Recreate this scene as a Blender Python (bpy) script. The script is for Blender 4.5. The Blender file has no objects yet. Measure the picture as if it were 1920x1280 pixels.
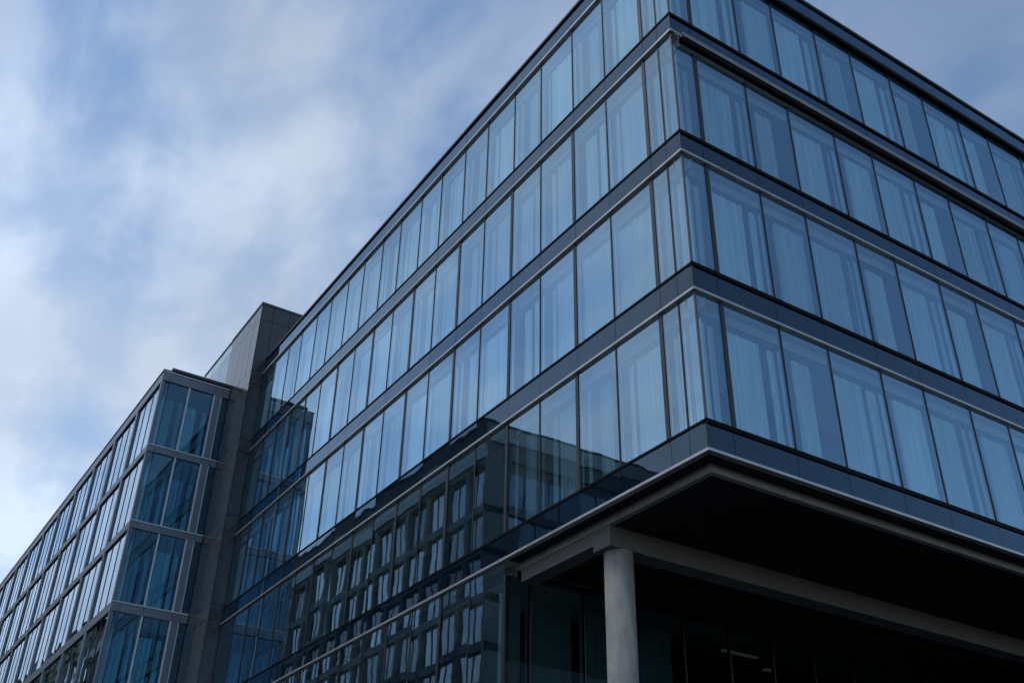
import bpy, bmesh, math, random
from mathutils import Vector, Matrix

S = bpy.context.scene
COL = S.collection
R = math.radians
rnd = random.Random(7)

# ------------------------------------------------------------------ camera
cam_d = bpy.data.cameras.new("camera")
cam = bpy.data.objects.new("camera", cam_d)
COL.objects.link(cam)
S.camera = cam
cam_d.sensor_width = 36.0
cam_d.lens = 1949.34 / 1920 * 36.0
cam_d.clip_start, cam_d.clip_end = 0.1, 3000
YAW, PITCH, ROLL = 1.0071, 0.5608, 0.0208
fw = Vector((-math.sin(YAW) * math.cos(PITCH), math.cos(YAW) * math.cos(PITCH), math.sin(PITCH)))
rt = Vector((math.cos(YAW), math.sin(YAW), 0))
up = rt.cross(fw)
r2 = rt * math.cos(ROLL) + up * math.sin(ROLL)
u2 = -rt * math.sin(ROLL) + up * math.cos(ROLL)
m = Matrix((r2, u2, -fw)).transposed().to_4x4()
m.translation = Vector((11.775, -11.494, 1.60))
cam.matrix_world = m

# ------------------------------------------------------------------ sky, sun, exposure
SUN_EL, SUN_ROT = R(56), R(205)
w = bpy.data.worlds.new("World")
S.world = w
w.use_nodes = True
nt = w.node_tree
N, L = nt.nodes, nt.links
bg = N["Background"]
sky = N.new("ShaderNodeTexSky")
sky.sky_type = 'NISHITA'
sky.sun_disc = False
sky.sun_elevation, sky.sun_rotation = SUN_EL, SUN_ROT
sky.air_density, sky.dust_density, sky.ozone_density = 1.0, 0.25, 3.0
tc = N.new("ShaderNodeTexCoord")
sep = N.new("ShaderNodeSeparateXYZ")
L.new(tc.outputs["Generated"], sep.inputs[0])
zz = N.new("ShaderNodeMath"); zz.operation = 'ADD'; zz.inputs[1].default_value = 0.22
L.new(sep.outputs["Z"], zz.inputs[0])
zm = N.new("ShaderNodeMath"); zm.operation = 'MAXIMUM'; zm.inputs[1].default_value = 0.08
L.new(zz.outputs[0], zm.inputs[0])
cmb = N.new("ShaderNodeCombineXYZ")
for i, ax in enumerate("XY"):
    d = N.new("ShaderNodeMath"); d.operation = 'DIVIDE'
    L.new(sep.outputs[ax], d.inputs[0]); L.new(zm.outputs[0], d.inputs[1])
    L.new(d.outputs[0], cmb.inputs[i])


def cloud(scale, detail, rough, dist, off, lo, hi):
    mp = N.new("ShaderNodeMapping")
    mp.inputs["Location"].default_value = off
    mp.inputs["Rotation"].default_value = (0, 0, R(25))
    mp.inputs["Scale"].default_value = (1.0, 1.7, 1.0)
    L.new(cmb.outputs[0], mp.inputs[0])
    n = N.new("ShaderNodeTexNoise")
    n.inputs["Scale"].default_value = scale
    n.inputs["Detail"].default_value = detail
    n.inputs["Roughness"].default_value = rough
    n.inputs["Distortion"].default_value = dist
    L.new(mp.outputs[0], n.inputs[0])
    mr = N.new("ShaderNodeMapRange"); mr.interpolation_type = 'SMOOTHSTEP'
    mr.inputs[1].default_value, mr.inputs[2].default_value = lo, hi
    L.new(n.outputs[0], mr.inputs[0])
    return mr.outputs[0]


c1 = cloud(1.9, 3, 0.42, 0.12, (3.1, 0.4, 0), 0.37, 0.66)
c2 = cloud(5.2, 6, 0.55, 0.2, (0.7, 5.2, 0), 0.36, 0.68)
mul = N.new("ShaderNodeMath"); mul.operation = 'MULTIPLY_ADD'
mul.inputs[1].default_value = 0.40
L.new(c2, mul.inputs[0])
k = N.new("ShaderNodeMath"); k.operation = 'MULTIPLY'; k.inputs[1].default_value = 0.62
L.new(c1, k.inputs[0]); L.new(k.outputs[0], mul.inputs[2])
# lit cloud: the sky's own light scattered to a paler, greyer tone
ccol = N.new("ShaderNodeMix"); ccol.data_type = 'RGBA'
ccol.inputs[0].default_value = 0.85
hzt = N.new("ShaderNodeMix"); hzt.data_type = 'RGBA'; hzt.blend_type = 'MULTIPLY'
hzt.inputs[0].default_value = 1.0
hzt.inputs[7].default_value = (1.06, 1.03, 0.94, 1)          # thin haze takes the edge off the blue
L.new(sky.outputs[0], hzt.inputs[6])
L.new(hzt.outputs[2], ccol.inputs[6])
ccol.inputs[7].default_value = (3.45, 3.92, 4.65, 1)
# the cloud sheet thins out towards +x, where the panes mirror clear blue
dt = N.new("ShaderNodeVectorMath"); dt.operation = 'DOT_PRODUCT'
dt.inputs[1].default_value = (-0.86, -0.5, 0.0)
L.new(tc.outputs["Generated"], dt.inputs[0])
cov = N.new("ShaderNodeMapRange"); cov.interpolation_type = 'SMOOTHSTEP'
cov.inputs[1].default_value, cov.inputs[2].default_value = -0.66, 0.80
cov.inputs[3].default_value, cov.inputs[4].default_value = 0.03, 1.3
L.new(dt.outputs["Value"], cov.inputs[0])
cm = N.new("ShaderNodeMath"); cm.operation = 'MULTIPLY'; cm.use_clamp = True
hz = N.new("ShaderNodeMapRange"); hz.interpolation_type = 'SMOOTHSTEP'
hz.inputs[1].default_value, hz.inputs[2].default_value = 0.10, 0.58
hz.inputs[3].default_value, hz.inputs[4].default_value = 0.45, 0.0
L.new(sep.outputs["Z"], hz.inputs[0])
ha = N.new("ShaderNodeMath"); ha.operation = 'ADD'
L.new(mul.outputs[0], ha.inputs[0]); L.new(hz.outputs[0], ha.inputs[1])
L.new(ha.outputs[0], cm.inputs[0]); L.new(cov.outputs[0], cm.inputs[1])
mix = N.new("ShaderNodeMix"); mix.data_type = 'RGBA'
L.new(cm.outputs[0], mix.inputs[0])
L.new(hzt.outputs[2], mix.inputs[6]); L.new(ccol.outputs[2], mix.inputs[7])
# cloud on the sun's side of the sky is the brighter
cb = N.new("ShaderNodeMapRange"); cb.interpolation_type = 'SMOOTHSTEP'
cb.inputs[1].default_value, cb.inputs[2].default_value = 0.3, 1.0
cb.inputs[3].default_value, cb.inputs[4].default_value = 0.92, 1.36
L.new(dt.outputs["Value"], cb.inputs[0])
c3 = cloud(2.3, 3, 0.45, 0.15, (6.3, 2.2, 0), 0.34, 0.66)
gm = N.new("ShaderNodeMapRange")
gm.inputs[3].default_value, gm.inputs[4].default_value = 1.04, 0.84
L.new(c3, gm.inputs[0])
gx = N.new("ShaderNodeMath"); gx.operation = 'MULTIPLY'
L.new(cb.outputs[0], gx.inputs[0]); L.new(gm.outputs[0], gx.inputs[1])
cs = N.new("ShaderNodeVectorMath"); cs.operation = 'SCALE'
L.new(ccol.outputs[2], cs.inputs[0]); L.new(gx.outputs[0], cs.inputs["Scale"])
L.new(cs.outputs[0], mix.inputs[7])
L.new(mix.outputs[2], bg.inputs[0])
bg.inputs[1].default_value = 0.108

sun_d = bpy.data.lights.new("sun", 'SUN')
sun_d.energy, sun_d.angle, sun_d.color = 0.5, R(10), (1.0, 0.95, 0.88)
sun = bpy.data.objects.new("sun", sun_d)
COL.objects.link(sun)
sd = Vector((math.sin(SUN_ROT) * math.cos(SUN_EL), math.cos(SUN_ROT) * math.cos(SUN_EL), math.sin(SUN_EL)))
sun.rotation_euler = sd.to_track_quat('Z', 'Y').to_euler()

S.view_settings.view_transform = 'Standard'
S.view_settings.look = 'None'
S.view_settings.gamma = 1
S.view_settings.exposure = 0.75
S.render.engine = 'CYCLES'
S.cycles.use_denoising = True
S.cycles.max_bounces = 8
S.cycles.diffuse_bounces = 3
S.cycles.glossy_bounces = 4
S.cycles.transparent_max_bounces = 20
S.cycles.sample_clamp_indirect = 4


# ------------------------------------------------------------------ materials
def mat(name):
    mt = bpy.data.materials.new(name)
    mt.use_nodes = True
    t = mt.node_tree
    return mt, t, t.nodes["Principled BSDF"]


def position_noise(t, scale, detail=4, stretch=(1, 1, 1), coord='Position'):
    n = t.nodes.new("ShaderNodeTexNoise")
    n.inputs["Scale"].default_value = scale
    n.inputs["Detail"].default_value = detail
    mp = t.nodes.new("ShaderNodeMapping")
    mp.inputs["Scale"].default_value = stretch
    g = t.nodes.new("ShaderNodeNewGeometry")
    t.links.new(g.outputs["Position"], mp.inputs[0])
    t.links.new(mp.outputs[0], n.inputs[0])
    return n


def surface(name, col, rough=0.6, metal=0.0, var=0.2, scale=1.5, stretch=(1, 1, 1), spec=0.5, per_obj=0.0, bump=0.0, bscale=30):
    mt, t, b = mat(name)
    b.inputs["Roughness"].default_value = rough
    b.inputs["Metallic"].default_value = metal
    b.inputs["Specular IOR Level"].default_value = spec
    n = position_noise(t, scale, 5, stretch)
    mr = t.nodes.new("ShaderNodeMapRange")
    mr.inputs[1].default_value, mr.inputs[2].default_value = 0.25, 0.75
    mr.inputs[3].default_value, mr.inputs[4].default_value = 1 - var, 1 + var
    t.links.new(n.outputs[0], mr.inputs[0])
    val = mr.outputs[0]
    if per_obj:
        oi = t.nodes.new("ShaderNodeObjectInfo")
        m2 = t.nodes.new("ShaderNodeMapRange")
        m2.inputs[3].default_value, m2.inputs[4].default_value = 1 - per_obj, 1 + per_obj
        t.links.new(oi.outputs["Random"], m2.inputs[0])
        mm = t.nodes.new("ShaderNodeMath"); mm.operation = 'MULTIPLY'
        t.links.new(val, mm.inputs[0]); t.links.new(m2.outputs[0], mm.inputs[1])
        val = mm.outputs[0]
    sc = t.nodes.new("ShaderNodeVectorMath"); sc.operation = 'SCALE'
    sc.inputs[0].default_value = col
    t.links.new(val, sc.inputs["Scale"])
    t.links.new(sc.outputs[0], b.inputs["Base Color"])
    # uneven gloss
    rr = t.nodes.new("ShaderNodeMapRange")
    rr.inputs[3].default_value, rr.inputs[4].default_value = max(0.02, rough - 0.08), min(1, rough + 0.1)
    t.links.new(n.outputs[0], rr.inputs[0])
    t.links.new(rr.outputs[0], b.inputs["Roughness"])
    if bump:
        n2 = position_noise(t, bscale, 6)
        bp = t.nodes.new("ShaderNodeBump")
        bp.inputs["Strength"].default_value = bump
        bp.inputs["Distance"].default_value = 0.01
        t.links.new(n2.outputs[0], bp.inputs["Height"])
        t.links.new(bp.outputs[0], b.inputs["Normal"])
    return mt


def wavy_normal(t, tilt, wave, scale=(1, 1, 1)):
    """every pane hangs a little off true and is slightly rolled"""
    g = t.nodes.new("ShaderNodeNewGeometry")
    oi = t.nodes.new("ShaderNodeObjectInfo")
    wn = t.nodes.new("ShaderNodeTexWhiteNoise"); wn.noise_dimensions = '1D'
    t.links.new(oi.outputs["Random"], wn.inputs["W"])
    s1 = t.nodes.new("ShaderNodeVectorMath"); s1.operation = 'SUBTRACT'
    t.links.new(wn.outputs["Color"], s1.inputs[0]); s1.inputs[1].default_value = (.5, .5, .5)
    s2 = t.nodes.new("ShaderNodeVectorMath"); s2.operation = 'SCALE'; s2.inputs["Scale"].default_value = tilt
    t.links.new(s1.outputs[0], s2.inputs[0])
    of = t.nodes.new("ShaderNodeVectorMath"); of.operation = 'MULTIPLY_ADD'
    t.links.new(wn.outputs["Color"], of.inputs[0]); of.inputs[1].default_value = (9, 9, 9)
    t.links.new(g.outputs["Position"], of.inputs[2])
    n = t.nodes.new("ShaderNodeTexNoise")
    n.inputs["Scale"].default_value = 1.1; n.inputs["Detail"].default_value = 2
    t.links.new(of.outputs[0], n.inputs[0])
    s3 = t.nodes.new("ShaderNodeVectorMath"); s3.operation = 'SUBTRACT'
    t.links.new(n.outputs["Color"], s3.inputs[0]); s3.inputs[1].default_value = (.5, .5, .5)
    s4 = t.nodes.new("ShaderNodeVectorMath"); s4.operation = 'SCALE'; s4.inputs["Scale"].default_value = wave
    t.links.new(s3.outputs[0], s4.inputs[0])
    a = t.nodes.new("ShaderNodeVectorMath"); a.operation = 'ADD'
    t.links.new(g.outputs["Normal"], a.inputs[0]); t.links.new(s2.outputs[0], a.inputs[1])
    b = t.nodes.new("ShaderNodeVectorMath"); b.operation = 'ADD'
    t.links.new(a.outputs[0], b.inputs[0]); t.links.new(s4.outputs[0], b.inputs[1])
    c = t.nodes.new("ShaderNodeVectorMath"); c.operation = 'NORMALIZE'
    t.links.new(b.outputs[0], c.inputs[0])
    return c.outputs[0], g


def glass(name, r0, tint, refl, tilt=0.006, wave=0.010, rough=0.0, vary=0.12):
    """coated pane: mirror reflection on the outer face over tinted clear glass"""
    mt = bpy.data.materials.new(name)
    mt.use_nodes = True
    t = mt.node_tree
    t.nodes.clear()
    out = t.nodes.new("ShaderNodeOutputMaterial")
    nrm, g = wavy_normal(t, tilt, wave)
    lw = t.nodes.new("ShaderNodeLayerWeight"); lw.inputs["Blend"].default_value = 0.5
    p5 = t.nodes.new("ShaderNodeMath"); p5.operation = 'POWER'; p5.inputs[1].default_value = 3.5
    t.links.new(lw.outputs["Facing"], p5.inputs[0])
    fr = t.nodes.new("ShaderNodeMapRange")
    fr.inputs[3].default_value, fr.inputs[4].default_value = r0, 1.0
    t.links.new(p5.outputs[0], fr.inputs[0])
    oi = t.nodes.new("ShaderNodeObjectInfo")
    vr = t.nodes.new("ShaderNodeMapRange"); vr.inputs[3].default_value, vr.inputs[4].default_value = 1 - vary, 1 + vary * .6
    t.links.new(oi.outputs["Random"], vr.inputs[0])
    vm = t.nodes.new("ShaderNodeMath"); vm.operation = 'MULTIPLY'; vm.use_clamp = True
    t.links.new(fr.outputs[0], vm.inputs[0]); t.links.new(vr.outputs[0], vm.inputs[1])
    fr = vm
    bf = t.nodes.new("ShaderNodeMath"); bf.operation = 'SUBTRACT'; bf.inputs[0].default_value = 1
    t.links.new(g.outputs["Backfacing"], bf.inputs[1])
    f2 = t.nodes.new("ShaderNodeMath"); f2.operation = 'MULTIPLY'
    t.links.new(fr.outputs[0], f2.inputs[0]); t.links.new(bf.outputs[0], f2.inputs[1])
    gl = t.nodes.new("ShaderNodeBsdfGlossy")
    gl.inputs["Color"].default_value = (*refl, 1); gl.inputs["Roughness"].default_value = rough
    t.links.new(nrm, gl.inputs["Normal"])
    tr = t.nodes.new("ShaderNodeBsdfTransparent"); tr.inputs[0].default_value = (*[x ** .5 for x in tint], 1)
    mx = t.nodes.new("ShaderNodeMixShader")
    t.links.new(f2.outputs[0], mx.inputs[0]); t.links.new(tr.outputs[0], mx.inputs[1]); t.links.new(gl.outputs[0], mx.inputs[2])
    t.links.new(mx.outputs[0], out.inputs[0])
    return mt


def panel_glass(name, col, r0, refl):
    """opaque back-painted spandrel glass"""
    mt, t, b = mat(name)
    t.nodes.remove(b)
    out = t.nodes["Material Output"]
    nrm, g = wavy_normal(t, 0.008, 0.012)
    lw = t.nodes.new("ShaderNodeLayerWeight"); lw.inputs["Blend"].default_value = 0.5
    p5 = t.nodes.new("ShaderNodeMath"); p5.operation = 'POWER'; p5.inputs[1].default_value = 4
    t.links.new(lw.outputs["Facing"], p5.inputs[0])
    fr = t.nodes.new("ShaderNodeMapRange"); fr.inputs[3].default_value, fr.inputs[4].default_value = r0, 1.0
    t.links.new(p5.outputs[0], fr.inputs[0])
    gl = t.nodes.new("ShaderNodeBsdfGlossy"); gl.inputs["Color"].default_value = (*refl, 1); gl.inputs["Roughness"].default_value = 0.015
    t.links.new(nrm, gl.inputs["Normal"])
    df = t.nodes.new("ShaderNodeBsdfDiffuse"); df.inputs[0].default_value = (*col, 1)
    mx = t.nodes.new("ShaderNodeMixShader")
    t.links.new(fr.outputs[0], mx.inputs[0]); t.links.new(df.outputs[0], mx.inputs[1]); t.links.new(gl.outputs[0], mx.inputs[2])
    t.links.new(mx.outputs[0], out.inputs[0])
    return mt


def curtain_mat(name, col, dens=.9):
    mt, t, b = mat(name)
    t.nodes.remove(b)
    out = t.nodes["Material Output"]
    n = position_noise(t, 9, 3, (1, 1, 0.04))
    oi = t.nodes.new("ShaderNodeObjectInfo")
    mr = t.nodes.new("ShaderNodeMapRange"); mr.inputs[1].default_value, mr.inputs[2].default_value = .25, .75
    mr.inputs[3].default_value, mr.inputs[4].default_value = .72, 1.1
    t.links.new(n.outputs[0], mr.inputs[0])
    m2 = t.nodes.new("ShaderNodeMapRange"); m2.inputs[3].default_value, m2.inputs[4].default_value = .62, 1.06
    t.links.new(oi.outputs["Random"], m2.inputs[0])
    mm = t.nodes.new("ShaderNodeMath"); mm.operation = 'MULTIPLY'
    t.links.new(mr.outputs[0], mm.inputs[0]); t.links.new(m2.outputs[0], mm.inputs[1])
    sc = t.nodes.new("ShaderNodeVectorMath"); sc.operation = 'SCALE'; sc.inputs[0].default_value = col
    t.links.new(mm.outputs[0], sc.inputs["Scale"])
    df = t.nodes.new("ShaderNodeBsdfDiffuse"); t.links.new(sc.outputs[0], df.inputs[0])
    tl = t.nodes.new("ShaderNodeBsdfTranslucent"); t.links.new(sc.outputs[0], tl.inputs[0])
    mx = t.nodes.new("ShaderNodeMixShader"); mx.inputs[0].default_value = .25
    t.links.new(df.outputs[0], mx.inputs[1]); t.links.new(tl.outputs[0], mx.inputs[2])
    # sheer weave: some of what lies behind shows through, least where a fold turns edge-on
    lw = t.nodes.new("ShaderNodeLayerWeight"); lw.inputs["Blend"].default_value = .4
    op = t.nodes.new("ShaderNodeMapRange"); op.inputs[3].default_value, op.inputs[4].default_value = dens, min(1, dens + .35)
    t.links.new(lw.outputs["Facing"], op.inputs[0])
    tp = t.nodes.new("ShaderNodeBsdfTransparent")
    m3 = t.nodes.new("ShaderNodeMixShader")
    t.links.new(op.outputs[0], m3.inputs[0]); t.links.new(tp.outputs[0], m3.inputs[1]); t.links.new(mx.outputs[0], m3.inputs[2])
    t.links.new(m3.outputs[0], out.inputs[0])
    return mt


M = {
    'glass': glass("coated_glass", 0.29, (0.80, 0.95, 1.0), (0.55, 0.79, 1.0), tilt=0.006, wave=0.0055),
    'wing_glass': glass("wing_glass", 0.22, (0.30, 0.48, 0.60), (0.70, 0.84, 0.98), tilt=0.008, wave=0.010),
    'end_glass': glass("end_bay_glass", 0.14, (0.62, 0.88, 0.95), (0.42, 0.68, 0.90), tilt=0.006, wave=0.008),
    'house_glass': glass("house_glass", 0.36, (0.6, 0.7, 0.75), (0.85, 0.95, 1.0), tilt=0.02, wave=0.012, vary=.45),
    'spandrel': panel_glass("spandrel_glass", (0.003, 0.009, 0.018), 0.075, (0.62, 0.80, 1.0)),
    'rail': surface("anodised_rail", (0.46, 0.44, 0.43), 0.35, 0.6, 0.12, 2),
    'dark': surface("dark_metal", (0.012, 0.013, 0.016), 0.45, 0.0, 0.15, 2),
    'black': surface("black_gasket", (0.004, 0.004, 0.005), 0.7, 0.0, 0.1, 2, spec=.1),
    'post': surface("corner_metal", (0.10, 0.095, 0.095), 0.4, 0.5, 0.1, 2),
    'inner': surface("inner_frame", (0.018, 0.019, 0.022), 0.5, 0.0, 0.1, 2),
    'plaster': surface("ceiling_plaster", (0.62, 0.62, 0.60), 0.9, 0, 0.05, 1),
    'core': surface("room_wall", (0.05, 0.055, 0.065), 0.9, 0, 0.2, .5),
    'curtain': curtain_mat("sheer_curtain", (0.82, 0.94, 0.97), .80),
    'shaded_curtain': curtain_mat("shaded_curtain", (0.055, 0.075, 0.085), .6),  # darkened copy of the sheer curtain, shade put into its colour
    'half_shaded_curtain': curtain_mat("half_shaded_curtain", (0.30, 0.40, 0.44), .7),  # milder copy, partly darkened in colour for panes in the dark zone
    'blue_curtain': curtain_mat("blue_curtain", (0.34, 0.62, 0.70), .75),
    'bulkhead': surface("bulkhead_board", (0.34, 0.37, 0.40), 0.8, 0, 0.1, 1),
    'concrete': surface("fair_faced_concrete", (0.26, 0.253, 0.243), 0.85, 0, 0.28, 5.0, (1, 1, .35), bump=.9),
    'beam': surface("painted_beam", (0.12, 0.116, 0.114), 0.6, 0, 0.15, 1.2),
    'edge': surface("slab_edge_concrete", (0.23, 0.222, 0.216), 0.6, 0, 0.18, 1.2),
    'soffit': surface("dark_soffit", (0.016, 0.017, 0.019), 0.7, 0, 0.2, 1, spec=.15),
    'granite': surface("honed_granite", (0.050, 0.051, 0.054), 0.17, 0, 0.25, 5, (1, 1, .5), per_obj=.14, bump=.05, bscale=60),
    'joint': surface("stone_joint", (0.03, 0.03, 0.032), 0.9, 0, 0.1, 2),
    'alu': surface("wing_aluminium", (0.17, 0.187, 0.225), 0.42, 0.35, 0.10, 1.5, per_obj=.08),
    'alu_bright': surface("bright_trim", (0.62, 0.66, 0.70), 0.35, 0.0, 0.08, 2),
    'zinc': surface("roof_edge_zinc", (0.05, 0.053, 0.06), 0.5, 0.2, 0.1, 2),
    'plaster_dark': surface("grey_render", (0.115, 0.13, 0.13), 0.85, 0, 0.15, .6),
    'plaster_light': surface("pale_ledge", (0.38, 0.41, 0.40), 0.8, 0, 0.12, .6),
    'olive': surface("olive_render", (0.22, 0.23, 0.17), 0.85, 0, 0.15, .4),
    'pale': surface("pale_render", (0.66, 0.62, 0.58), 0.85, 0, 0.08, .4),
    'asphalt': surface("asphalt", (0.05, 0.05, 0.052), 0.9, 0, 0.3, 3, bump=.4),
    'paving': surface("paving", (0.075, 0.074, 0.072), 0.85, 0, 0.2, 2, bump=.2),
    'lobby_glass': glass("lobby_glass", 0.02, (0.17, 0.25, 0.27), (0.30, 0.36, 0.38), tilt=.004, wave=.006),
    'clear': glass("balustrade_glass", 0.10, (0.80, 0.88, 0.92), (0.85, 0.95, 1.0), tilt=.004, wave=.006),
}
lamp_m, lt, lb = mat("lobby_lamp")
lb.inputs["Emission Color"].default_value = (1, .86, .6, 1)
lb.inputs["Emission Strength"].default_value = 0.035
M['lamp'] = lamp_m

# ------------------------------------------------------------------ object helpers
LOC = {}
BOXES = {}


def root(name, label, cat, loc=(0, 0, 0), rz=0.0):
    o = bpy.data.objects.new(name, None)
    o.empty_display_size = .5
    COL.objects.link(o)
    o.location = loc
    o.rotation_euler = (0, 0, rz)
    o["label"], o["category"] = label, cat
    LOC[o.name] = Vector((0, 0, 0))
    return o


def link(name, me, parent, c):
    """c: position in the root's own frame; parent may be a part"""
    o = bpy.data.objects.new(name, me)
    COL.objects.link(o)
    LOC[o.name] = Vector(c)
    if parent is not None:
        o.parent = parent
        o.location = Vector(c) - LOC[parent.name]
    else:
        o.location = c
    return o


def box_mesh(d, mk, bev=0.0):
    key = (round(d[0], 3), round(d[1], 3), round(d[2], 3), mk, bev)
    if key in BOXES:
        return BOXES[key]
    bm = bmesh.new()
    bmesh.ops.create_cube(bm, size=1.0)
    for v in bm.verts:
        v.co = Vector((v.co.x * d[0], v.co.y * d[1], v.co.z * d[2]))
    if bev:
        bmesh.ops.bevel(bm, geom=bm.edges[:], offset=bev, segments=1, affect='EDGES')
    me = bpy.data.meshes.new("block")
    bm.to_mesh(me); bm.free()
    me.materials.append(M[mk])
    BOXES[key] = me
    return me


def box(name, x0, x1, y0, y1, z0, z1, mk, parent, bev=0.0):
    x0, x1 = min(x0, x1), max(x0, x1)
    y0, y1 = min(y0, y1), max(y0, y1)
    me = box_mesh((x1 - x0, y1 - y0, z1 - z0), mk, bev)
    return link(name, me, parent, ((x0 + x1) / 2, (y0 + y1) / 2, (z0 + z1) / 2))


class Face:
    """a facade: a runs along it from its corner, n points outwards"""
    def __init__(s, ox, oy, a, n):
        s.o, s.a, s.n = Vector((ox, oy)), Vector(a), Vector(n)

    def p(s, a, n):
        return s.o + s.a * a + s.n * n

    def box(s, name, a0, a1, n0, n1, z0, z1, mk, parent, bev=0.0):
        p, q = s.p(a0, n0), s.p(a1, n1)
        return box(name, p.x, q.x, p.y, q.y, z0, z1, mk, parent, bev)


CURT = {}


def curtain(face, spans, z0, z1, a_ref, depth, mk, parent, name="curtain", amp=.016, period=.13):
    """pleated drops hung behind one pane (spans measured from a_ref)"""
    key = (tuple((round(a, 2), round(b, 2)) for a, b in spans), round(z1 - z0, 2), tuple(face.a), tuple(face.n), mk, amp)
    if key not in CURT:
        vs, fs = [], []
        for si, (a, b) in enumerate(spans):
            n = max(6, int((b - a) / period * 4))
            st = len(vs)
            for i in range(n + 1):
                t = a + (b - a) * i / n
                dn = amp * math.sin(t / period * 2 * math.pi) + .35 * amp * math.sin(t * 23.7)
                q = face.a * t + face.n * (dn - .05 * (si % 2))
                vs.append((q.x, q.y, -(z1 - z0) / 2)); vs.append((q.x, q.y, (z1 - z0) / 2))
            for i in range(n):
                fs.append((st + 2 * i, st + 2 * i + 2, st + 2 * i + 3, st + 2 * i + 1))
        me = bpy.data.meshes.new("curtain")
        me.from_pydata(vs, [], fs)
        for f in me.polygons:
            f.use_smooth = True
        me.materials.append(M[mk])
        CURT[key] = me
    p = face.p(a_ref, depth)
    return link(name, CURT[key], parent, (p.x, p.y, (z0 + z1) / 2))


def joined(name, parts, mk, parent, loc=None):
    """several blocks of one part joined into one mesh (coordinates in the root's frame)"""
    bm = bmesh.new()
    lo = Vector((1e9,) * 3); hi = -lo
    for (x0, x1, y0, y1, z0, z1) in parts:
        for p in ((min(x0, x1), min(y0, y1), z0), (max(x0, x1), max(y0, y1), z1)):
            lo = Vector(map(min, lo, p)); hi = Vector(map(max, hi, p))
    c = (lo + hi) / 2
    for (x0, x1, y0, y1, z0, z1) in parts:
        r = bmesh.ops.create_cube(bm, size=1.0)
        for v in r['verts']:
            v.co = Vector(((x0 + x1) / 2 + v.co.x * abs(x1 - x0), (y0 + y1) / 2 + v.co.y * abs(y1 - y0), (z0 + z1) / 2 + v.co.z * (z1 - z0))) - c
    bmesh.ops.recalc_face_normals(bm, faces=bm.faces[:])
    me = bpy.data.meshes.new(name)
    bm.to_mesh(me); bm.free()
    me.materials.append(M[mk])
    return link(name, me, parent, c)


def cylinder(name, c0, c1, rad, mk, parent, seg=32, smooth=True):
    c0, c1 = Vector(c0), Vector(c1)
    bm = bmesh.new()
    bmesh.ops.create_cone(bm, cap_ends=True, segments=seg, radius1=rad, radius2=rad, depth=(c1 - c0).length)
    q = (c1 - c0).to_track_quat('Z', 'Y').to_matrix()
    for v in bm.verts:
        v.co = q @ v.co
    me = bpy.data.meshes.new(name)
    bm.to_mesh(me); bm.free()
    if smooth:
        for f in me.polygons:
            f.use_smooth = len(f.vertices) == 4
    me.materials.append(M[mk])
    return link(name, me, parent, (c0 + c1) / 2)


# ------------------------------------------------------------------ ground
def ground_piece(name, x0, x1, y0, y1, z0, z1, mk):
    o = box(name, x0, x1, y0, y1, z0, z1, mk, None)
    o["kind"] = "structure"
    return o


ground_piece("ground", -700, 700, -700, 700, -0.30, -0.12, 'asphalt')
ground_piece("road", -260, 260, -16.6, -7.6, -0.116, -0.112, 'asphalt')
ground_piece("pavement", -260, 6.5, -7.5, 40, -0.11, 0.0, 'paving')
ground_piece("kerb", -260, 6.5, -7.62, -7.505, -0.11, 0.004, 'concrete')

# ------------------------------------------------------------------ main office building
B = root("office_building", "dark glass office block with bands of tall curtained windows above a recessed corner entrance", "building")
LF = Face(0, 0, (-1, 0), (0, -1))
RF = Face(0, 0, (0, 1), (1, 0))
ROOF = 24.35
RR = [23.62, 20.02, 16.42, 12.95, 9.58, 5.95, 2.4]      # bright rails
TT = [None, 20.63, 17.01, 13.57, 10.17, 6.55, 3.0]      # lower window edges
LM = [0, .46, .96]
while LM[-1] < 25:
    LM.append(LM[-1] + (1.45 if len(LM) % 2 else 1.32))
LM[-1] = 26.0
RM = [0, .63]
while RM[-1] < 19:
    RM.append(RM[-1] + (1.58 if len(RM) % 2 == 0 else 1.37))
LEND, REND = 26.0, RM[-1]
LOW = LM.index(min(LM, key=lambda v: abs(v - 6.5)))      # lower glass starts here


def drops(width, right):
    """curtain drops behind one pane, measured from the pane's first edge"""
    r, q = rnd.random(), rnd.random()
    full = (.01 * width, .99 * width)
    if width < .8:
        return [(.12 * width, .52 * width), (.70 * width, .97 * width)]
    wide = width > 1.4
    if right:                       # seen slantwise, so the drops sit further along
        s_ = .17
        if wide:
            m_ = s_ + (.56 + .10 * r) * width
            return [(s_ + .02, m_), (m_ + (.12 + .07 * q) * width, .99 * width)]
        v = .18 + .08 * r
        e_ = s_ + (v + .34 + .16 * q) * width
        return [(.01 * width, .09 * width + .1 * q), (s_ + v * width, min(e_, .98 * width))] + ([(s_ + v * width, .99 * width)] if r > .7 else [])
    if r > .86:
        return [full, (.10 * width, .6 * width)]
    if wide:
        e_ = .62 + .22 * q
        return [(.06 * width, e_ * width), ((e_ + .10) * width, min(.97, e_ + .18 + .1 * r) * width)]
    if r < .55:
        return [(.06 * width, (.14 + .08 * q) * width), (.34 * width, (.60 + .12 * r) * width), (.84 * width, .95 * width)]
    return [(.05 * width, .38 * width), (.50 * width, (.74 + .2 * q) * width)]


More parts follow.
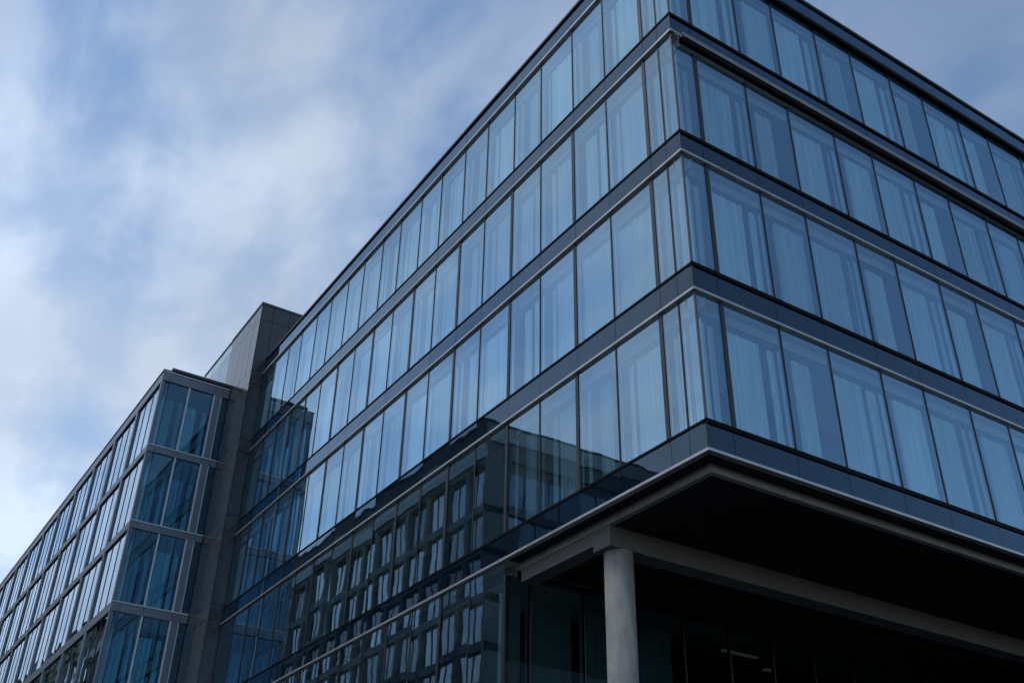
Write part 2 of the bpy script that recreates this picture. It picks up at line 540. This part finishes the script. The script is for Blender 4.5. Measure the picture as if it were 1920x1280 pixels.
def window_row(F, edges, zt, zb, right, posts, mk='curtain'):
    """panes between rail zt and sill zb along the given edges"""
    for i in range(len(edges) - 1):
        a0, a1 = edges[i], edges[i + 1]
        g = F.box("window_pane", a0 + .012, a1 - .012, -.024, 0, zb + .045, zt - .06, 'glass', B)
        sp = drops(a1 - a0, right)
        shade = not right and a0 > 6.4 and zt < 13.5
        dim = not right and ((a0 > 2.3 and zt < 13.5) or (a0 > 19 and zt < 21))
        curtain(F, sp, zb + .03, zt - .50 - .06 * rnd.random(), a0, -.17, 'shaded_curtain' if shade else 'half_shaded_curtain' if dim else mk, g)
        F.box("bulkhead", a0, a1, -.26, -.22, zt - .30, zt - .07, 'core' if shade else 'bulkhead', g)  # shaded panes get a darker board, the shade painted in
        if a1 < edges[-1] + .01 and i < len(edges) - 2:
            heavy = posts(i + 1) and (right or zt < 22 or i == 1)
            F.box("mullion", a1 - .017, a1 + (.085 if heavy else .017), -.06, .016 if heavy else .014, zb + .04, zt - .055, 'dark', B)


def band(F, edges, zr, zt, right, a_start=0.0):
    """spandrel panels with their joints, the rail below and the sill above"""
    for i in range(len(edges) - 1):
        a0, a1 = edges[i], edges[i + 1]
        F.box("spandrel_panel", a0 + .006, a1 - .006, -.05, -.002, zr + .045, zt - (.055 if right else .016), 'spandrel', B)
    out = .03 if right else .016
    F.box("sill", a_start, edges[-1], -.09, out, zt - (.05 if right else .012), zt + .04, 'black', B)
    h = .033
    joints = edges[::2] if len(edges) > 3 else edges
    if joints[-1] != edges[-1]:
        joints = list(joints) + [edges[-1]]
    for i in range(len(joints) - 1):
        F.box("rail", joints[i] + .004 + (.0 if i else -.06 if a_start == 0 else 0), joints[i + 1] - .004, -.055, .075, zr - h, zr + h - .002, 'rail', B, .008)


lpost = lambda i: i % 2 == 0
rpost = lambda i: i == 1
for k in range(1, 5):
    window_row(LF, LM, RR[k - 1], TT[k], False, lpost)
    drop = .26 if k == 2 else .05 if k == 1 else 0
    window_row(RF, RM, RR[k - 1] - drop, TT[k], True, rpost)
    band(LF, LM, RR[k], TT[k], False)
    band(RF, RM, RR[k], TT[k], True)
LLOW = LM[LOW:]
for k in (5, 6):
    window_row(LF, LLOW, RR[k - 1], TT[k], False, lpost)
    band(LF, LLOW, RR[k], TT[k], False, LLOW[0])
window_row(LF, LLOW, RR[6], .25, False, lpost)
# parapet
for F, ed, rgt in ((LF, LM, False), (RF, RM, True)):
    e2 = [ed[0]] + ed[2::2]
    if e2[-1] != ed[-1]:
        e2.append(ed[-1])
    for i in range(len(e2) - 1):
        F.box("parapet_panel", e2[i] + .006, e2[i + 1] - .006, -.05, -.002, RR[0] + .045, ROOF - .05, 'spandrel', B)
        F.box("rail", e2[i] + .004 - (0 if i else .06), e2[i + 1] - .004, -.055, .075, RR[0] - .04, RR[0] + .038, 'rail', B, .008)
    for i in range(len(e2) - 1):
        F.box("roof_cap", e2[i] + .003 - (.05 if i == 0 and not rgt else 0), e2[i + 1] - .003, -.5, .05 + rnd.uniform(-.004, .004), ROOF - .045, ROOF + .03, 'zinc', B)
RF.box("shade_strip", .08, REND, -.02, .12, RR[0] - .17, RR[0] - .045, 'black', B)  # black strip standing in for the dark shade below the rail
# corner posts, storey by storey
for k in range(1, 5):
    box("corner_post", -.028, .016, -.016, .028, TT[k] + .045, RR[k - 1] - .05, 'post', B, .006)
    box("corner_post", -.024, .008, -.008, .024, RR[k] + .045, TT[k] - .055, 'dark', B, .004)
box("corner_post", -.024, .008, -.008, .024, RR[0] + .045, ROOF - .05, 'dark', B, .004)
# retracted awning under the third band of the right-hand side
z = RR[1]
RF.box("awning_cassette", .22, REND, .014, .15, z - .25, z - .045, 'black', B, .02)
RF.box("awning_bar", .20, REND, .155, .185, z - .075, z - .035, 'rail', B, .006)
RF.box("awning_bar", .24, REND, .155, .18, z - .125, z - .10, 'alu_bright', B, .004)
for i, rr in enumerate((.075, .05, .03)):
    cylinder("awning_bracket", (.05 + .02 * i, .05 + .05 * i, z - .15), (.08 + .02 * i, .12 + .05 * i, z - .15), rr, 'post', B, 16)
cylinder("awning_bracket", (.07, .05, z - .24), (.16, .26, z - .08), .012, 'rail', B, 8)
cylinder("awning_bracket", (.05, .07, z - .06), (.12, .12, z - .27), .010, 'rail', B, 8)

# floors, rooms and core
for k in range(0, 5):
    zt = ROOF - .2 if k == 0 else TT[k] - .06
    zb = 9.61 if k == 4 else RR[k] - .055
    joined("floor_slab", [(-25.9, -.10, .10, 19.6, zb, zt)], 'plaster', B)
for k in (5, 6):
    joined("floor_slab", [(-25.9, -6.55, .10, 19.6, RR[k] - .055, TT[k] - .06)], 'plaster', B)
joined("core", [(-25.9, -2.6, 2.6, 19.4, 9.62, 23.5), (-25.9, -9.2, 2.3, 19.4, 0, 9.3)], 'core', B)
box("back_wall", -25.9, .0, 19.62, 19.9, 9.45, ROOF - .06, 'granite', B)
box("back_wall", -25.9, -6.6, 19.62, 19.9, 0, 9.45, 'granite', B)

# overhang: edge soffit, slab edge, dark soffit, beams and round column
E_IN = .35
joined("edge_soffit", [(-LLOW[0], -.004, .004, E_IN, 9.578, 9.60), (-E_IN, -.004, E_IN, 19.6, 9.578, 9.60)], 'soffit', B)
for i in range(5):
    a, b = E_IN + i * 1.3, min(E_IN + (i + 1) * 1.3, 6.5)
    box("slab_edge", -a - .003, -b + .003, E_IN, E_IN + .12, 9.412, 9.576, 'edge', B)
ys = [E_IN + .125 + i * 2.1 for i in range(10)]
for i in range(9):
    box("slab_edge", -E_IN - .12, -E_IN, ys[i] + .003, ys[i + 1] - .003, 9.412, 9.576, 'edge', B)
box("slab_edge", -E_IN - .0001, -E_IN - .12, E_IN + .0002, ys[0] - .003, 9.413, 9.575, 'edge', B)
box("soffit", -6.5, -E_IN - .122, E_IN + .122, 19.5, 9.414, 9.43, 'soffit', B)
box("beam_head", -3.82, -3.28, .355, 1.15, 8.985, 9.4115, 'beam', B, .006)
box("beam", -6.42, -3.824, .365, .75, 9.13, 9.4115, 'beam', B, .006)
box("beam", -3.72, -3.288, 1.154, 19.4, 8.975, 9.4115, 'beam', B, .006)
cylinder("column", (-3.55, .77, 0), (-3.55, .77, 8.984), .29, 'concrete', B, 64)
# recessed entrance glazing
GF = Face(-6.5, 0.0, (0, 1), (1, 0))
ge = [.02, .66, 2.1, 3.54, 4.98, 6.42, 7.86, 9.3, 10.74, 12.18, 13.62, 15.06, 16.5, 17.94, 19.38]
for z0, z1 in ((.15, 3.0), (3.08, 6.2), (6.28, 9.25)):
    for i in range(len(ge) - 1):
        g = GF.box("lobby_pane", ge[i] + .02, ge[i + 1] - .02, -.024, 0, z0, z1, 'lobby_glass', B)
        if z0 > 3 and i < 4:
            wd = ge[i + 1] - ge[i]
            curtain(GF, [(.05 * wd, .9 * wd)], z0 + .02, z1 - .3, ge[i], -.3, 'curtain', g)
for a in ge:
    GF.box("lobby_mullion", a - .02, a + .02, -.07, .02, .1, 9.25, 'dark', B)
for zz_ in (3.04, 6.24):
    GF.box("lobby_transom", ge[0] + .021, ge[-1], -.06, .014, zz_ - .035, zz_ + .035, 'dark', B)
box("lobby_header", -6.56, -6.51, .36, 19.4, 9.255, 9.412, 'dark', B)
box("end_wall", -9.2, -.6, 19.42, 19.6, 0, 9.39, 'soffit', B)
box("lobby_lamp", -7.6, -7.5, 7.2, 8.4, 9.05, 9.09, 'lamp', B)
box("lobby_lamp", -7.9, -7.75, 8.9, 9.2, 8.9, 8.94, 'lamp', B)

# ------------------------------------------------------------------ granite tower
T = root("stone_tower", "tall grey granite clad stair tower rising between the two glass blocks", "tower", (-26.1, -.52, 0))
TX0, TX1, TD, TH = 0.0, -3.75, 7.0, 27.0
zs = [0, 2.6, 3.2, 6.1, 6.7, 9.6, 10.2, 13.1, 13.7, 16.6, 17.2, 19.95, 20.52, 23.1, 23.75, 26.3, 27.06]
joined("tower_core", [(TX1 - 4.0, -.03, .03, TD, 0, 26.6)], 'joint', T)
xs = [TX0 - i * (TX0 - TX1) / 5 for i in range(6)]
for i in range(5):
    for j in range(len(zs) - 1):
        off = rnd.uniform(-.002, .002)
        box("stone_panel", xs[i] - .011, xs[i + 1] + .011, 0 + off, .03, zs[j] + .011, zs[j + 1] - .011, 'granite', T)
ysd = [.032, .56, 1.3, 2.05, 2.8, 3.55, 4.3, 5.05, 5.8, 6.55, TD]
for i in range(len(ysd) - 1):
    for j in range(len(zs) - 1):
        if i > 0 and zs[j + 1] < 23:
            continue
        off = rnd.uniform(-.002, .002)
        box("stone_panel", -.03, off, ysd[i] + .011, ysd[i + 1] - .011, zs[j] + .011, zs[j + 1] - .011, 'granite', T)
box("roof_cap", TX1 - .02, .03, -.03, TD, 27.06, 27.16, 'zinc', T)
# frosted screen that carries the tower head on to the left
for i in range(3):
    box("glass_screen", TX1 - .03 - 1.32 * i, TX1 - 1.32 * (i + 1), .01, .035, 23.2, 27.04, 'clear', T)
    box("screen_backing", TX1 - .03 - 1.32 * i, TX1 - 1.32 * (i + 1), .045, .06, 23.2, 27.04, 'pale', T)
box("screen_rail", TX1 - 3.98, TX1 - .03, -.02, .06, 27.06, 27.12, 'zinc', T)

# ------------------------------------------------------------------ left wing
WZ = [23.95, 20.49, 17.17, 13.92, 10.6, 7.3, 4.0]         # tops of the metal bands
WB = [23.50, 20.18, 16.86, 13.55, 10.25, 6.95, 3.65]      # their lower edges
W = root("glass_wing", "long glass wing with grey metal grid and projecting end bay left of the stone tower", "building", (-28.68, -3.47, 0), R(.75))
WF = Face(0, 0, (-1, 0), (0, -1))
WE = Face(0, 0, (0, 1), (1, 0))
MOD, NM = 3.6, 10
PIER = .28
REC = -.075
for k in range(7):
    for i in range(NM):
        a0 = i * MOD
        WF.box("band_panel", a0 + .006 + (0.0 if i else .03), a0 + MOD - .006, -.10, 0, WB[k], WZ[k], 'alu', W)
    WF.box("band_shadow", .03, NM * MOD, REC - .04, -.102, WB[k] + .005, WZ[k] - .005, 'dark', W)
    # end face bands
    for a0, a1 in ((0.0, .30), (.308, 1.20), (1.208, 2.30), (2.308, 2.62), (2.628, 2.93)):
        WE.box("band_panel", a0, a1 - .004, -.10, 0, WB[k], WZ[k], 'alu', W)
    WE.box("band_trim", .0, 2.93, .002, .030, WZ[k] - .035, WZ[k] + .006, 'alu_bright', W)
for k in range(6):
    zt, zb = WB[k], WZ[k + 1]
    for i in range(NM):
        a0, a1 = i * MOD, (i + 1) * MOD
        s0 = a0 + (.26 if i == 0 else PIER / 2)
        s1 = a1 - PIER / 2
        ww = (s1 - s0) / 3
        for j in range(3):
            p0, p1 = s0 + j * ww, s0 + (j + 1) * ww
            g = WF.box("window_pane", p0 + .02, p1 - .02, REC - .02, REC, zb + .02, zt - .05, 'wing_glass', W)
            if i < 5:
                r = rnd.random()
                curtain(WF, [(.05, .3 + .25 * r), (ww - .3 * r - .2, ww - .06)], zb + .03, zt - .25, p0, REC - .3, 'curtain', g, amp=.04, period=.22)
            if j < 2:
                WF.box("mullion", p1 - .022, p1 + .022, REC - .05, REC + .018, zb + .01, zt - .01, 'dark', W)
        if i < NM - 1:
            WF.box("pier", a1 - PIER / 2, a1 + PIER / 2, REC - .08, -.004, zb + .003, zt - .003, 'alu', W, .006)
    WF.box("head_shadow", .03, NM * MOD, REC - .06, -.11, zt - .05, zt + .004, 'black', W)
    # end face: dark corner light, two big panes, broad pilaster, side light
    box("corner_post", -.03, .0, .0, .03, zb + .003, zt - .003, 'alu', W)
    WF.box("corner_pier", .035, .26, REC - .05, -.012, zb + .003, zt - .003, 'alu', W)
    for (a0, a1, dr) in ((.04, .30, None), (.33, 1.18, (.04, .80)), (1.24, 2.28, (.05, .95)), (2.63, 2.92, None)):
        g = WE.box("window_pane", a0, a1, -.10, -.08, zb + .02, zt - .02, 'end_glass', W)
        if dr:
            wd = a1 - a0
            curtain(WE, [(.03, wd * (.45 + .3 * rnd.random())), (wd * .80, wd * .98)], zb + .03, zt - .55 - .3 * rnd.random(), a0, -.5, 'blue_curtain', g, amp=.04, period=.2)
    WE.box("mullion", .302, .328, -.13, -.06, zb + .01, zt - .01, 'dark', W)
    WE.box("mullion", 1.182, 1.238, -.12, -.01, zb + .004, zt - .004, 'alu_bright', W)
    WE.box("pilaster", 2.33, 2.60, -.10, .006, zb + .003, zt - .003, 'alu', W)
    WE.box("pilaster_edge", 2.285, 2.328, -.10, .02, zb + .002, zt - .002, 'alu_bright', W)
    WE.box("pilaster_edge", 2.602, 2.628, -.10, .02, zb + .002, zt - .002, 'alu_bright', W)
for k in range(7):
    joined("floor_slab", [(-NM * MOD, -.14, .26, 2.9, WB[k] + .01, WZ[k] - .01)], 'plaster', W)
joined("core", [(-NM * MOD, -2.2, 1.9, 2.9, 0, 23.4)], 'core', W)
WF.box("roof_cap", -.02, NM * MOD, -.5, .03, 23.955, 24.02, 'zinc', W)
WE.box("roof_cap", .32, 2.95, -1.2, .05, 24.03, 24.16, 'zinc', W)
joined("roof", [(-NM * MOD, -.1, .5, 2.9, 23.95, 24.01)], 'zinc', W)

# ------------------------------------------------------------------ pale house at the far end
P = root("pale_house", "pale rendered house just showing beyond the far end of the glass wing", "building", (-67.2, -4.3, 0))
joined("wall", [(-16, 0, 0, 10, 0, 24.4)], 'pale', P)
joined("cornice", [(-16.1, .1, -.12, 10.1, 24.4, 24.7)], 'plaster_light', P)
for j in range(6):
    for i in range(4):
        f = box("window", -2 - 3.6 * i - 1.5, -2 - 3.6 * i, -.03, .01, 2 + 3.6 * j, 4 + 3.6 * j, 'house_glass', P)
        box("window_frame", -2 - 3.6 * i - 1.56, -2 - 3.6 * i + .06, -.012, .0, 1.94 + 3.6 * j, 4.06 + 3.6 * j, 'dark', f)


# ------------------------------------------------------------------ buildings across the street (mirrored in the glass)
def street_block(o, length, depth, H, wall_mk, ledge_mk, pitch, bay, first_top, rows, side=True):
    """facade faces +y at local y=0, runs to -x from the corner; side face looks to +x"""
    win_h = pitch - .50
    tops = [first_top - pitch * i for i in range(rows)]
    nb = int(length / bay)
    wall = [(-length, 0, -.30, 0, first_top + .5, H), (-length, -.32, -depth, -1.6, 0, H - .2)]
    for t in tops:
        wall.append((-length, 0, -.30, 0, t - pitch, t - win_h))
    for i in range(nb + 1):
        wall.append((-i * bay - .19, -i * bay + .19 if i else 0, -.30, -.02, tops[-1] - pitch, first_top + .5))
    wall.append((-length, 0, -.30, 0, 0, tops[-1] - pitch))
    joined("wall", wall, wall_mk, o)
    joined("ledge", [(-length, .04, -.1, .22, H - 2.5, H - 1.55)], ledge_mk, o)
    joined("roof_edge", [(-length, .06, -depth, .12, H, H + .14)], 'zinc', o)
    F = Face(0, 0, (-1, 0), (0, 1))
    for j, t in enumerate(tops[:7]):
        for i in range(nb):
            a0 = i * bay + .21
            a1 = (i + 1) * bay - .21
            g = F.box("window", a0, a1, -.26, -.24, t - win_h, t, 'house_glass', o)
            wd = a1 - a0
            if i < 25:
                q = rnd.random()
                sp = [(.04 * wd, (.16 + .2 * q) * wd), ((.48 + .1 * q) * wd, (.66 + .15 * q) * wd), (.84 * wd, .97 * wd)]
                curtain(F, sp[:2] if q > .6 else sp, t - win_h + .05, t - .25, a0, -.42, 'curtain', g, amp=.04, period=.25)
            F.box("window_bar", a0 + wd * .48, a0 + wd * .52, -.24, -.20, t - win_h, t, 'dark', g)
    if side:
        Sd = Face(0, 0, (0, -1), (1, 0))
        sw = [(-.30, 0, -depth, -.31, H - 2.4, H)]
        for t in tops:
            sw.append((-.30, 0, -depth, -.31, t - pitch, t - win_h))
        sw.append((-.30, 0, -2.2, -.31, 0, H - 2.4))
        sw.append((-.30, 0, -depth, -.31, 0, tops[-1] - pitch))
        joined("side_wall", sw, wall_mk, o)
        joined("side_ledge", [(.0, .18, -depth, -.31, H - 1.2, H - .15)], ledge_mk, o)
        for j, t in enumerate(tops[:7]):
            for i in range(int((depth - 2.4) / 2.6)):
                a0 = 2.24 + i * 2.6
                g = Sd.box("window", a0, a0 + 2.52, -.26, -.24, t - win_h, t, 'house_glass', o)
                curtain(Sd, [(.05, .6 + rnd.random()), (1.9, 2.4)], t - win_h + .05, t - .2, a0, -.42, 'blue_curtain' if rnd.random() < .6 else 'curtain', g, amp=.04, period=.25)
                Sd.box("window_bar", a0 + 1.2, a0 + 1.28, -.24, -.18, t - win_h, t, 'dark', g)


H1 = root("hotel_building", "dark rendered block across the street mirrored in the lower windows", "building", (-40.83, -20.0, 0))
street_block(H1, 68, 26, 33.8, 'plaster_dark', 'plaster_light', 2.95, 2.7, 30.6, 9)
H2 = root("olive_house", "olive rendered house across the street mirrored in the left wing", "building", (-109.2, -20.0, 0))
street_block(H2, 55, 20, 36.3, 'olive', 'olive', 3.6, 4.2, 32.6, 8, side=False)
